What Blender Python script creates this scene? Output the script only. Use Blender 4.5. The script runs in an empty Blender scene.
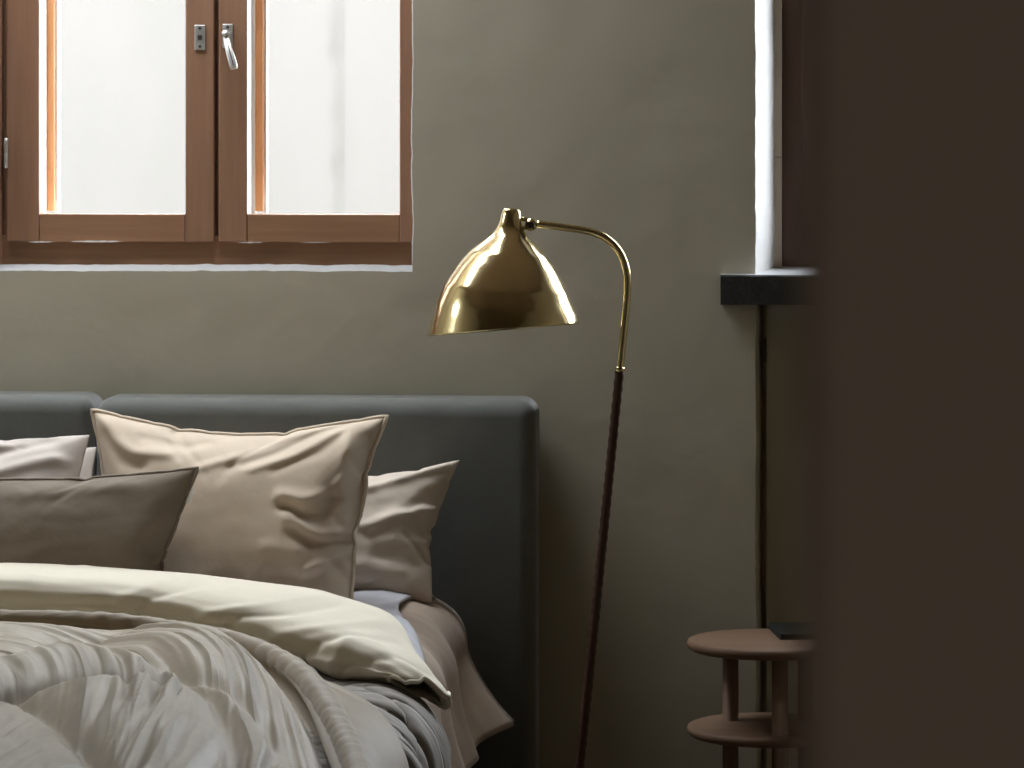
import bpy, bmesh, math, random
from mathutils import Vector, Matrix, noise
random.seed(4)
sc = bpy.context.scene
COL = sc.collection
PI = math.pi

# ------------------------------------------------------------------ camera
F_PX, HORIZON, CX = 3500.0, 130.0, 512.0
YAW = math.radians(4.06)
CAM = Vector((0.4744, -6.6832, 1.5))
FWD = Vector((-math.sin(YAW), math.cos(YAW), 0))
RGT = Vector((math.cos(YAW), math.sin(YAW), 0))
UP = Vector((0, 0, 1))

def ray(u, v):
    return FWD + RGT * ((u - CX) / F_PX) + UP * ((HORIZON - v) / F_PX)

def at(u, v, y=None, z=None):
    """the point of the plane y=... or z=... that lies in direction (u, v)"""
    d = ray(u, v)
    t = (y - CAM.y) / d.y if y is not None else (z - CAM.z) / d.z
    return CAM + d * t

cam_data = bpy.data.cameras.new('camera')
cam = bpy.data.objects.new('camera', cam_data)
COL.objects.link(cam)
cam.location = CAM
cam.rotation_euler = (PI / 2, 0, YAW)
cam_data.sensor_fit = 'HORIZONTAL'
cam_data.sensor_width = 36
cam_data.lens = F_PX / 1024 * 36
cam_data.shift_y = -(384 - HORIZON) / 1024
cam_data.clip_start = 0.05
cam_data.dof.use_dof = True
cam_data.dof.focus_distance = 5.7
cam_data.dof.aperture_fstop = 13.5
sc.camera = cam

# ------------------------------------------------------------------ helpers
def smooth(a, b, x):
    t = max(0.0, min(1.0, (x - a) / (b - a)))
    return t * t * (3 - 2 * t)

def nz(x, y, z=0.0):
    return noise.noise(Vector((x, y, z)))

def set_props(o, label=None, cat=None, group=None, kind=None):
    if label: o['label'] = label
    if cat: o['category'] = cat
    if group: o['group'] = group
    if kind: o['kind'] = kind
    return o

def empty(name, loc, **k):
    o = bpy.data.objects.new(name, None)
    COL.objects.link(o)
    o.location = loc
    o.empty_display_size = 0.05
    return set_props(o, **k)

def put_under(o, parent):
    if parent is not None:
        o.parent = parent
        if parent.type == 'EMPTY':      # every object keeps its own world place
            o.matrix_parent_inverse = Matrix.Translation(parent.location).inverted()

def mesh(name, verts, faces, mats, parent=None, smooth_shade=True, mat_ids=None, **k):
    me = bpy.data.meshes.new(name)
    me.from_pydata([tuple(v) for v in verts], [], faces)
    for m in (mats if isinstance(mats, (list, tuple)) else [mats]):
        me.materials.append(m)
    if mat_ids:
        me.polygons.foreach_set('material_index', mat_ids)
    if smooth_shade:
        me.polygons.foreach_set('use_smooth', [True] * len(me.polygons))
    me.update()
    o = bpy.data.objects.new(name, me)
    COL.objects.link(o)
    put_under(o, parent)
    return set_props(o, **k)

def from_bm(name, bm, mats, parent=None, smooth_shade=False, **k):
    bmesh.ops.recalc_face_normals(bm, faces=bm.faces)
    me = bpy.data.meshes.new(name)
    bm.to_mesh(me)
    bm.free()
    for m in (mats if isinstance(mats, (list, tuple)) else [mats]):
        me.materials.append(m)
    if smooth_shade:
        me.polygons.foreach_set('use_smooth', [True] * len(me.polygons))
    o = bpy.data.objects.new(name, me)
    COL.objects.link(o)
    put_under(o, parent)
    return set_props(o, **k)

def add_box(bm, x0, x1, y0, y1, z0, z1, bevel=0.0, seg=2, mat=0):
    r = bmesh.ops.create_cube(bm, size=1.0)
    for v in r['verts']:
        v.co = Vector(((x0 + x1) / 2 + v.co.x * (x1 - x0), (y0 + y1) / 2 + v.co.y * (y1 - y0), (z0 + z1) / 2 + v.co.z * (z1 - z0)))
    fs = set(f for v in r['verts'] for f in v.link_faces)
    for f in fs: f.material_index = mat
    if bevel > 0:
        es = set(e for f in fs for e in f.edges)
        bmesh.ops.bevel(bm, geom=list(es), offset=bevel, segments=seg, profile=0.5, affect='EDGES', clamp_overlap=True, material=mat)

def box_obj(name, a, mats, parent=None, bevel=0.0, seg=2, smooth_shade=False, **k):
    bm = bmesh.new()
    add_box(bm, *a, bevel=bevel, seg=seg)
    return from_bm(name, bm, mats, parent, smooth_shade, **k)

def frames_along(path, closed=False):
    n = len(path)
    tang = []
    for i in range(n):
        a = path[(i - 1) % n] if (closed or i > 0) else path[i]
        b = path[(i + 1) % n] if (closed or i < n - 1) else path[i]
        t = (b - a)
        tang.append(t.normalized() if t.length > 1e-9 else Vector((0, 0, 1)))
    ref = Vector((0, 0, 1)) if abs(tang[0].z) < 0.9 else Vector((1, 0, 0))
    nrm = (ref - tang[0] * ref.dot(tang[0])).normalized()
    out = []
    for t in tang:
        nrm = nrm - t * nrm.dot(t)
        if nrm.length < 1e-6:
            nrm = Vector((1, 0, 0)) - t * t.x
        nrm.normalize()
        out.append((t, nrm, t.cross(nrm)))
    return out

def tube_data(path, rad, seg=10, closed=False, caps=True):
    fr = frames_along(path, closed)
    vs, fs = [], []
    n = len(path)
    for i, p in enumerate(path):
        t, a, b = fr[i]
        for k in range(seg):
            th = 2 * PI * k / seg
            r = rad(i, th) if callable(rad) else rad
            vs.append(p + (a * math.cos(th) + b * math.sin(th)) * r)
    for i in range(n if closed else n - 1):
        j = (i + 1) % n
        for k in range(seg):
            l = (k + 1) % seg
            fs.append((i * seg + k, i * seg + l, j * seg + l, j * seg + k))
    if caps and not closed:
        fs.append(tuple(range(seg))[::-1])
        fs.append(tuple((n - 1) * seg + k for k in range(seg)))
    return vs, fs

def tube(name, path, rad, mat, parent=None, seg=10, closed=False, **k):
    vs, fs = tube_data(path, rad, seg, closed)
    return mesh(name, vs, fs, mat, parent, **k)

def spline(pts, n):
    """Catmull-Rom through pts (Vectors), n samples, roughly even in length"""
    P = [pts[0] * 2 - pts[1]] + list(pts) + [pts[-1] * 2 - pts[-2]]
    dense = []
    for i in range(1, len(P) - 2):
        for s in range(24):
            t = s / 24
            a, b, c, d = P[i - 1], P[i], P[i + 1], P[i + 2]
            dense.append(0.5 * ((2 * b) + (c - a) * t + (2 * a - 5 * b + 4 * c - d) * t * t + (3 * b - a - 3 * c + d) * t ** 3))
    dense.append(P[-2])
    L = [0.0]
    for i in range(1, len(dense)):
        L.append(L[-1] + (dense[i] - dense[i - 1]).length)
    out, j = [], 0
    for s in range(n):
        want = L[-1] * s / (n - 1)
        while j < len(L) - 2 and L[j + 1] < want: j += 1
        f = (want - L[j]) / max(1e-9, L[j + 1] - L[j])
        out.append(dense[j].lerp(dense[j + 1], min(1, max(0, f))))
    return out

def sab(a):
    return math.sqrt(a * a + 0.006)

def seg_dist(px, py, poly):
    best = 1e9
    for i in range(len(poly) - 1):
        ax, ay = poly[i]; bx, by = poly[i + 1]
        dx, dy = bx - ax, by - ay
        L = dx * dx + dy * dy
        t = 0 if L == 0 else max(0, min(1, ((px - ax) * dx + (py - ay) * dy) / L))
        q = (px - ax - t * dx) ** 2 + (py - ay - t * dy) ** 2
        if q < best: best = q
    return math.sqrt(best)

def interp(xs, ys, x):
    if x <= xs[0]: return ys[0]
    for i in range(len(xs) - 1):
        if x <= xs[i + 1]:
            return ys[i] + (ys[i + 1] - ys[i]) * (x - xs[i]) / (xs[i + 1] - xs[i])
    return ys[-1]

# ------------------------------------------------------------------ materials
def new_mat(name):
    m = bpy.data.materials.new(name)
    m.use_nodes = True
    nt = m.node_tree
    return m, nt, nt.nodes, nt.links, nt.nodes['Principled BSDF']

def noise_node(nt, scale, detail=4, rough=0.55, mapping=None, coord='Object'):
    tc = nt.nodes.new('ShaderNodeTexCoord')
    mp = nt.nodes.new('ShaderNodeMapping')
    mp.inputs['Scale'].default_value = mapping or (1, 1, 1)
    nt.links.new(tc.outputs[coord], mp.inputs['Vector'])
    n = nt.nodes.new('ShaderNodeTexNoise')
    n.inputs['Scale'].default_value = scale
    n.inputs['Detail'].default_value = detail
    n.inputs['Roughness'].default_value = rough
    nt.links.new(mp.outputs[0], n.inputs['Vector'])
    return n

def ramp(nt, src, stops):
    r = nt.nodes.new('ShaderNodeValToRGB')
    while len(r.color_ramp.elements) < len(stops): r.color_ramp.elements.new(0.5)
    for e, (p, c) in zip(r.color_ramp.elements, stops):
        e.position = p
        e.color = (*c, 1)
    nt.links.new(src, r.inputs['Fac'])
    return r

def bump(nt, bsdf, src, strength, dist, prev=None):
    b = nt.nodes.new('ShaderNodeBump')
    b.inputs['Strength'].default_value = strength
    b.inputs['Distance'].default_value = dist
    nt.links.new(src, b.inputs['Height'])
    if prev is not None: nt.links.new(prev.outputs[0], b.inputs['Normal'])
    nt.links.new(b.outputs[0], bsdf.inputs['Normal'])
    return b

def plaster(name, c1, c2, rough=0.9, b=0.35):
    m, nt, N, L, p = new_mat(name)
    n = noise_node(nt, 1.7, 6, 0.6)
    r = ramp(nt, n.outputs['Fac'], [(0.3, c1), (0.7, c2)])
    L.new(r.outputs[0], p.inputs['Base Color'])
    p.inputs['Roughness'].default_value = rough
    p.inputs['Specular IOR Level'].default_value = 0.25
    n1 = noise_node(nt, 6, 3, 0.5)
    n2 = noise_node(nt, 90, 5, 0.65)
    b1 = bump(nt, p, n1.outputs['Fac'], b, 0.012)
    bump(nt, p, n2.outputs['Fac'], b * 0.5, 0.002, b1)
    return m

def fabric(name, c, var=0.06, rough=0.85, sheen=0.2, weave=700, fine=0.25, spec=0.25):
    m, nt, N, L, p = new_mat(name)
    n = noise_node(nt, 14, 4, 0.6)
    r = ramp(nt, n.outputs['Fac'], [(0.3, tuple(x * (1 - var) for x in c)), (0.7, tuple(min(1, x * (1 + var)) for x in c))])
    L.new(r.outputs[0], p.inputs['Base Color'])
    p.inputs['Roughness'].default_value = rough
    p.inputs['Specular IOR Level'].default_value = spec
    p.inputs['Sheen Weight'].default_value = sheen
    p.inputs['Sheen Roughness'].default_value = 0.4
    n1 = noise_node(nt, weave, 2, 0.5)
    n2 = noise_node(nt, 45, 4, 0.6)
    b1 = bump(nt, p, n2.outputs['Fac'], 0.18, 0.004)
    bump(nt, p, n1.outputs['Fac'], fine, 0.0006, b1)
    return m

def wood(name, dark, light, axis='z', rough=0.42, scale=1.0, spec=0.4):
    m, nt, N, L, p = new_mat(name)
    st = {'z': (14, 14, 0.8), 'x': (0.8, 14, 14), 'y': (14, 0.8, 14)}[axis]
    n = noise_node(nt, 4 * scale, 6, 0.6, st)
    r = ramp(nt, n.outputs['Fac'], [(0.25, dark), (0.5, tuple((a + b) / 2 for a, b in zip(dark, light))), (0.75, light)])
    L.new(r.outputs[0], p.inputs['Base Color'])
    p.inputs['Roughness'].default_value = rough
    p.inputs['Specular IOR Level'].default_value = spec
    bump(nt, p, n.outputs['Fac'], 0.15, 0.0015)
    return m

def metal(name, c, rough, var=0.04):
    m, nt, N, L, p = new_mat(name)
    p.inputs['Metallic'].default_value = 1
    n = noise_node(nt, 18, 3, 0.5)
    r = ramp(nt, n.outputs['Fac'], [(0.3, tuple(x * (1 - var) for x in c)), (0.7, c)])
    L.new(r.outputs[0], p.inputs['Base Color'])
    rr = ramp(nt, n.outputs['Fac'], [(0.3, (rough,) * 3), (0.7, (rough * 1.35,) * 3)])
    L.new(rr.outputs[0], p.inputs['Roughness'])
    return m

M = {}
M['wall'] = plaster('green_grey_plaster', (0.44, 0.40, 0.306), (0.495, 0.452, 0.35))
M['white'] = plaster('white_plaster_edge', (0.38, 0.37, 0.36), (0.43, 0.42, 0.41), 0.8, 0.3)
M['ceiling'] = plaster('brown_ceiling', (0.27, 0.20, 0.135), (0.31, 0.235, 0.16))
M['floor'] = wood('dark_floorboards', (0.05, 0.035, 0.025), (0.1, 0.07, 0.05), 'y', 0.5)
M['hall'] = plaster('brown_plaster', (0.255, 0.175, 0.115), (0.29, 0.2, 0.132))
M['wood_v'] = wood('window_wood_upright', (0.26, 0.133, 0.078), (0.37, 0.205, 0.125), 'z')
M['wood_h'] = wood('window_wood_level', (0.27, 0.14, 0.076), (0.39, 0.215, 0.122), 'x')
M['wood_dv'] = wood('dark_wood_upright', (0.10, 0.052, 0.035), (0.15, 0.08, 0.055), 'z')  # right window: a darker tone of the left window's wood
M['wood_dh'] = wood('dark_wood_level', (0.10, 0.052, 0.035), (0.15, 0.08, 0.055), 'x')
M['wood_out'] = wood('outer_window_wood', (0.5, 0.22, 0.08), (0.62, 0.3, 0.12), 'z')
M['lining'] = plaster('white_window_paint', (0.78, 0.78, 0.76), (0.82, 0.82, 0.8), 0.5, 0.05)
M['beige'] = plaster('beige_paint', (0.42, 0.35, 0.26), (0.5, 0.42, 0.32), 0.7, 0.1)
m, nt, N, L, p = new_mat('speckled_dark_stone')
n = noise_node(nt, 160, 6, 0.75)
r = ramp(nt, n.outputs['Fac'], [(0.35, (0.008, 0.007, 0.005)), (0.6, (0.025, 0.022, 0.017)), (0.72, (0.07, 0.062, 0.048))])
L.new(r.outputs[0], p.inputs['Base Color'])
p.inputs['Roughness'].default_value = 0.75
bump(nt, p, n.outputs['Fac'], 0.6, 0.002)
M['stone'] = m
M['stone_top'] = plaster('lit_polished_stone', (0.45, 0.45, 0.46), (0.52, 0.52, 0.53), 0.3, 0.1)  # window light on the dark sill's top, put into a pale colour
M['brass'] = metal('polished_brass', (0.76, 0.63, 0.36), 0.12)
M['steel'] = metal('worn_steel', (0.78, 0.77, 0.74), 0.38)
M['dark'] = metal('dark_screw', (0.12, 0.1, 0.09), 0.5)
M['leather'] = fabric('brown_leather', (0.075, 0.034, 0.021), 0.15, 0.6, 0.0, 400, 0.3, 0.35)
M['oak'] = wood('pinkish_wood', (0.19, 0.115, 0.072), (0.25, 0.155, 0.10), 'x', 0.55, 0.7, 0.3)
M['oak_v'] = wood('pinkish_wood_upright', (0.19, 0.115, 0.072), (0.25, 0.155, 0.10), 'z', 0.55, 0.7, 0.3)
M['book'] = fabric('dark_book_cloth', (0.010, 0.012, 0.009), 0.1, 0.8, 0.0, 900, 0.2)
M['paper'] = fabric('book_paper', (0.04, 0.037, 0.03), 0.1, 0.9, 0.0)
M['headboard'] = fabric('grey_green_upholstery', (0.132, 0.135, 0.122), 0.07, 0.8, 0.5, 900, 0.35)
M['base'] = fabric('grey_bed_base_cloth', (0.13, 0.125, 0.11), 0.07, 0.85, 0.2, 900, 0.3)
M['mattress'] = fabric('mattress_ticking', (0.6, 0.58, 0.54), 0.05)
M['sheet'] = fabric('rosy_beige_cotton', (0.42, 0.325, 0.25), 0.05)
M['sheet_white'] = fabric('pale_lilac_cotton', (0.5, 0.49, 0.52), 0.04)
M['pillow'] = fabric('beige_cotton', (0.55, 0.445, 0.335), 0.03)
M['pillow_w'] = fabric('off_white_cotton', (0.52, 0.46, 0.405), 0.03)
M['pillow_r'] = fabric('warm_white_cotton', (0.66, 0.57, 0.47), 0.03)
M['taupe'] = fabric('taupe_linen', (0.20, 0.158, 0.118), 0.05, 0.9, 0.25)
M['piping'] = fabric('piping_cotton', (0.62, 0.51, 0.385), 0.04)
M['duvet'] = fabric('cream_cotton', (0.66, 0.597, 0.475), 0.03)
M['quilt'] = fabric('grey_taupe_cotton', (0.335, 0.275, 0.193), 0.05, 0.55, 0.3, 900, 0.2, 0.35)
def add_creases(m, layers):
    # long soft creases that follow the cloth's own UV directions
    nt = m.node_tree
    p = nt.nodes['Principled BSDF']
    prev = p.inputs['Normal'].links[0].from_node
    for (mp, sc_, strength, dist) in layers:
        n = noise_node(nt, sc_, 0.6, 0.4, mp, 'UV')
        a = nt.nodes.new('ShaderNodeMath'); a.operation = 'SUBTRACT'; a.inputs[1].default_value = 0.5
        b = nt.nodes.new('ShaderNodeMath'); b.operation = 'ABSOLUTE'
        c = nt.nodes.new('ShaderNodeMath'); c.operation = 'MULTIPLY'; c.inputs[1].default_value = -2.0
        nt.links.new(n.outputs['Fac'], a.inputs[0]); nt.links.new(a.outputs[0], b.inputs[0]); nt.links.new(b.outputs[0], c.inputs[0])
        prev = bump(nt, p, c.outputs[0], strength, dist, prev)
add_creases(M['quilt'], [((19, 0.9, 1), 1.0, 0.8, 0.026), ((40, 1.6, 1), 1.0, 0.35, 0.008)])
M['binding'] = fabric('quilt_binding_cotton', (0.245, 0.195, 0.135), 0.06, 0.6, 0.3)
M['coverlet'] = fabric('cool_grey_cotton', (0.225, 0.20, 0.17), 0.06, 0.75, 0.3)
M['tag'] = fabric('white_tag', (0.8, 0.77, 0.7), 0.03)

m, nt, N, L, p = new_mat('window_glass')
tr = N.new('ShaderNodeBsdfTransparent')
gl = N.new('ShaderNodeBsdfGlossy'); gl.inputs['Roughness'].default_value = 0.02
lw_ = N.new('ShaderNodeLayerWeight'); lw_.inputs['Blend'].default_value = 0.5
pw = N.new('ShaderNodeMath'); pw.operation = 'POWER'; pw.inputs[1].default_value = 5.0
L.new(lw_.outputs['Facing'], pw.inputs[0])
lw = N.new('ShaderNodeMath'); lw.operation = 'MULTIPLY_ADD'; lw.inputs[1].default_value = 0.6; lw.inputs[2].default_value = 0.03
L.new(pw.outputs[0], lw.inputs[0])
mx = N.new('ShaderNodeMixShader')
L.new(lw.outputs[0], mx.inputs[0]); L.new(tr.outputs[0], mx.inputs[1]); L.new(gl.outputs[0], mx.inputs[2])
L.new(mx.outputs[0], N['Material Output'].inputs['Surface'])
M['glass'] = m

# outside wall: pale render with a grey damp streak
m, nt, N, L, p = new_mat('pale_outside_render')
n = noise_node(nt, 3.0, 5, 0.6, (1.6, 1, 0.5))
r = ramp(nt, n.outputs['Fac'], [(0.45, (0.081, 0.074, 0.068)), (0.72, (0.075, 0.069, 0.063))])
# the damp streak: a ragged left edge, a straighter right one
sx0, sx1 = at(331, 100, y=2.6).x, at(345, 100, y=2.6).x
tc = N.new('ShaderNodeTexCoord'); sp = N.new('ShaderNodeSeparateXYZ')
L.new(tc.outputs['Object'], sp.inputs[0])
rag = noise_node(nt, 9.0, 5, 0.65, (1, 1, 0.6))
def mnode(op, a, b):
    q = N.new('ShaderNodeMath'); q.operation = op
    for k, v in enumerate((a, b)):
        if isinstance(v, (int, float)): q.inputs[k].default_value = v
        else: L.new(v, q.inputs[k])
    return q.outputs[0]
def mrange(src, a, b):
    q = N.new('ShaderNodeMapRange'); q.interpolation_type = 'SMOOTHSTEP'
    L.new(src, q.inputs['Value']); q.inputs['From Min'].default_value = a; q.inputs['From Max'].default_value = b
    return q.outputs['Result']
xl = mnode('ADD', sp.outputs['X'], mnode('MULTIPLY', mnode('SUBTRACT', rag.outputs['Fac'], 0.5), 0.09))
lo = mrange(xl, sx0 - 0.012, sx0 + 0.02)
hi = mrange(sp.outputs['X'], sx1 + 0.004, sx1 - 0.004)
fac = mnode('MULTIPLY', mnode('MULTIPLY', lo, hi), mrange(rag.outputs['Fac'], 0.2, 0.75))
mixc = N.new('ShaderNodeMixRGB')
L.new(fac, mixc.inputs[0]); L.new(r.outputs[0], mixc.inputs[1]); mixc.inputs[2].default_value = (0.057, 0.052, 0.047, 1)
L.new(mixc.outputs[0], p.inputs['Base Color'])
p.inputs['Roughness'].default_value = 0.95
M['outside'] = m
M['ground'] = plaster('outside_ground', (0.3, 0.3, 0.28), (0.36, 0.36, 0.33))

# ------------------------------------------------------------------ room shell
WX0, WX1 = -2.4, 2.0
CEIL = 2.75
FRONT = -6.18
BACK = -8.6
win1 = dict(x1=at(412.5, 200, y=0).x, x0=at(-12, 200, y=0).x, z0=at(200, 271, y=0).z, z1=2.5)
nich = dict(x0=at(755.5, 200, y=0).x, x1=at(755.5, 200, y=0).x + 1.02, z1=2.4)

def wall_back():
    T = 0.45
    bm = bmesh.new()
    rnd = random.Random(3)
    def jag(a, b, n, amp):
        out = []
        d = (b - a)
        pn = Vector((-d.z, 0, d.x)).normalized()
        for i in range(n):
            t = i / n
            q = a + d * t
            off = amp * (noise.noise(Vector((q.x * 14, q.z * 14, 1.3))) * 1.0 + 0.7 * noise.noise(Vector((q.x * 55, q.z * 55, 5.1))))
            out.append(q + pn * off)
        return out
    V = lambda x, z: Vector((x, 0, z))
    def ring(pts): return [bm.verts.new(p) for p in pts]
    def loop_edges(vs, closed=True):
        return [bm.edges.new((vs[i], vs[(i + 1) % len(vs)])) for i in range(len(vs) if closed else len(vs) - 1)]
    # outer contour with the niche cut out of its foot
    nx0, nx1, nz1 = nich['x0'], nich['x1'], nich['z1']
    jn = jag(V(nx0, 0), V(nx0, nz1), 160, 0.0016)
    jn[0] = V(nx0, 0)
    niche_front = jn + [V(nx0, nz1), V(nx1, nz1), V(nx1, 0)]
    outer = [V(WX0, 0)] + niche_front + [V(WX1, 0), V(WX1, CEIL), V(WX0, CEIL)]
    o = ring(outer)
    e = loop_edges(o)
    x0, x1, z0, z1 = win1['x0'], win1['x1'], win1['z0'], win1['z1']
    hole = jag(V(x0, z0), V(x1, z0), 120, 0.0022) + jag(V(x1, z0), V(x1, z1), 120, 0.0026) + jag(V(x1, z1), V(x0, z1), 20, 0.002) + jag(V(x0, z1), V(x0, z0), 60, 0.002)
    h = ring(hole)
    e += loop_edges(h)
    bmesh.ops.triangle_fill(bm, use_beauty=True, use_dissolve=False, edges=e)
    # white reveal of the left window: a chipped arris, then a sloping sill
    def bridge(a, b, mat, closed=True):
        n = len(a)
        for i in range(n if closed else n - 1):
            j = (i + 1) % n
            f = bm.faces.new((a[i], a[j], b[j], b[i]))
            f.material_index = mat
    def inward(p, dx, dy, dzb):
        q = p.copy()
        cx, cz = (x0 + x1) / 2, (z0 + z1) / 2
        fx = (p.x - cx) / ((x1 - x0) / 2); fz = (p.z - cz) / ((z1 - z0) / 2)
        if abs(fz) > abs(fx) - 0.02 and fz < 0: q.z += dzb
        elif fx > 0 and abs(fx) > abs(fz): q.x -= dx
        elif fx < 0 and abs(fx) > abs(fz): q.x += dx
        q.y = dy
        return q
    h2 = ring([inward(p, 0.002, 0.004, 0.0015) for p in hole])
    h3 = ring([inward(p, 0.004, 0.045, 0.0105) for p in hole])
    h4 = ring([inward(p, 0.004, T, 0.0105) for p in hole])
    bridge(h, h2, 1); bridge(h2, h3, 1); bridge(h3, h4, 1)
    # niche jamb: splayed white reveal above the sill, bare wall below
    ns = o[1:1 + len(niche_front)]
    def niche_in(p, depth, splay):
        q = p.copy(); q.y = depth
        if p.z < nz1 - 1e-4:
            if p.x < (nx0 + nx1) / 2: q.x += splay
            else: q.x -= splay
        return q
    zs = SILL_Z - 0.03
    up_i = [i for i, p in enumerate(niche_front) if p.z >= zs]
    a, b = ns, None
    n2 = ring([niche_in(p, 0.004, 0.001) if p.z >= zs else niche_in(p, 0.006, 0.003) for p in niche_front])
    n3 = ring([niche_in(p, 0.262, NJ) if p.z >= zs else niche_in(p, 0.10, 0.020) for p in niche_front])
    n4 = ring([niche_in(p, T, NJ + 0.03) if p.z >= zs else niche_in(p, 0.101, 0.021) for p in niche_front])
    for A, B in ((ns, n2), (n2, n3), (n3, n4)):
        for i in range(len(A) - 1):
            f = bm.faces.new((A[i], A[i + 1], B[i + 1], B[i]))
            f.material_index = 1 if min(niche_front[i].z, niche_front[i + 1].z) >= zs else 0
    # back of the wall, so that it has its thickness, and the thin wall under the right window
    add_box(bm, WX0, x0 - 0.001, T - 0.02, T, 0, CEIL, mat=0)
    add_box(bm, x1 + 0.02, nx0, T - 0.02, T, 0, CEIL, mat=0)
    add_box(bm, x0 - 0.001, x1 + 0.02, T - 0.02, T, 0, z0 - 0.001, mat=0)
    add_box(bm, x0 - 0.001, x1 + 0.02, T - 0.02, T, z1, CEIL, mat=0)
    add_box(bm, nx1, WX1, T - 0.02, T, 0, CEIL, mat=0)
    add_box(bm, nx0 - 0.02, nx1 + 0.02, T - 0.02, T, nz1, CEIL, mat=0)
    add_box(bm, nx0 - 0.02, nx1 + 0.02, 0.055, T, 0, SILL_Z - 0.035, mat=0)
    xp = at(766.5, 450, y=0.03).x
    add_box(bm, xp, nx1 + 0.01, 0.03, 0.11, 0, SILL_Z - 0.04, mat=0)
    return from_bm('wall_back', bm, [M['wall'], M['white']], kind='structure')

SILL_Z = at(790, 275, y=-0.03).z      # upper front arris of the stone sill
NJ = at(774, 200, y=0.262).x - nich['x0']   # splay of the white jamb
wall_back()

def wall_left():
    bm = bmesh.new()
    xa, xb = WX0 - 0.25, WX0
    cuts = [BACK, LW[0], LW[1], 0.45]
    for i in range(3):
        if i == 1:
            q = LW
            add_box(bm, xa, xb, q[0], q[1], 0, q[2])
            add_box(bm, xa, xb, q[0], q[1], q[3], CEIL)
        else:
            add_box(bm, xa, xb, cuts[i], cuts[i + 1], 0, CEIL)
    from_bm('wall_left', bm, M['wall'], kind='structure')
    for n, (y0, y1, z0, z1) in ((3, LW),):
        w = empty('window_%d' % n, (WX0 - 0.12, (y0 + y1) / 2, z0), kind='structure')
        bm = bmesh.new()
        t = 0.05
        for b in ((y0, y1, z0, z0 + t), (y0, y1, z1 - t, z1), (y0, y0 + t, z0 + t, z1 - t), (y1 - t, y1, z0 + t, z1 - t), ((y0 + y1) / 2 - t, (y0 + y1) / 2 + t, z0 + t, z1 - t)):
            add_box(bm, WX0 - 0.16, WX0 - 0.10, *b)
        from_bm('window_frame', bm, M['wood_v'], w)
        box_obj('pane', (WX0 - 0.132, WX0 - 0.128, y0 + t, y1 - t, z0 + t, z1 - t), M['glass'], w)

LW = (-0.95, -0.45, 1.95, 2.4)  # unseen left-wall window, added to light the wall and bedding
HW = (0.9, 1.4, 1.35, 1.78)      # unseen window added to light the foreground wall: x0, x1, z0, z1
wall_left()
box_obj('wall_right', (WX1, WX1 + 0.25, BACK, 0.45, 0, CEIL), M['wall'], kind='structure')
box_obj('floor', (WX0 - 0.25, WX1 + 0.25, BACK - 0.2, 0.45, -0.1, 0), M['floor'], kind='structure')
def ceiling():
    x0, x1, y0, y1 = RW
    X0, X1, Y0, Y1, Z0, Z1 = WX0 - 0.25, WX1 + 0.25, BACK - 0.2, 0.45, CEIL, CEIL + 0.2
    bm = bmesh.new()
    add_box(bm, X0, x0, Y0, Y1, Z0, Z1)
    add_box(bm, x1, X1, Y0, Y1, Z0, Z1)
    add_box(bm, x0, x1, Y0, y0, Z0, Z1)
    add_box(bm, x0, x1, y1, Y1, Z0, Z1)
    from_bm('ceiling', bm, M['ceiling'], kind='structure')
    w = empty('window_5', ((x0 + x1) / 2, (y0 + y1) / 2, Z1), kind='structure')
    bm = bmesh.new()
    t = 0.05
    for b in ((x0, x1, y0, y0 + t), (x0, x1, y1 - t, y1), (x0, x0 + t, y0 + t, y1 - t), (x1 - t, x1, y0 + t, y1 - t)):
        add_box(bm, *b, Z1 - 0.06, Z1 + 0.02)
    from_bm('window_frame', bm, M['wood_h'], w)
    box_obj('pane', (x0 + t, x1 - t, y0 + t, y1 - t, Z1 - 0.02, Z1 - 0.016), M['glass'], w)
RW = (-2.0, -0.3, -0.62, -0.06)  # unseen roof window, added to brighten the pillow tops and upper wall
ceiling()
def wall_rear():
    x0, x1, z0, z1 = HW
    bm = bmesh.new()
    add_box(bm, WX0 - 0.25, x0, BACK - 0.2, BACK, 0, CEIL)
    add_box(bm, x1, WX1 + 0.25, BACK - 0.2, BACK, 0, CEIL)
    add_box(bm, x0, x1, BACK - 0.2, BACK, 0, z0)
    add_box(bm, x0, x1, BACK - 0.2, BACK, z1, CEIL)
    from_bm('wall_rear', bm, M['wall'], kind='structure')
    w = empty('window_4', ((x0 + x1) / 2, BACK - 0.12, z0), kind='structure')
    bm = bmesh.new()
    t = 0.05
    for b in ((x0, x1, z0, z0 + t), (x0, x1, z1 - t, z1), (x0, x0 + t, z0 + t, z1 - t), (x1 - t, x1, z0 + t, z1 - t)):
        add_box(bm, b[0], b[1], BACK - 0.15, BACK - 0.09, b[2], b[3])
    from_bm('window_frame', bm, M['wood_v'], w)
    box_obj('pane', (x0 + t, x1 - t, BACK - 0.122, BACK - 0.118, z0 + t, z1 - t), M['glass'], w)
wall_rear()
px = at(799, 300, y=FRONT - 0.008).x
box_obj('wall_front', (px + 0.03, WX1, FRONT, FRONT + 0.05, 0, CEIL), M['hall'], kind='structure')
box_obj('trim_1', (px, px + 0.1, FRONT - 0.008, FRONT + 0.058, 0, CEIL), M['hall'], bevel=0.004, kind='structure')

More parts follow.
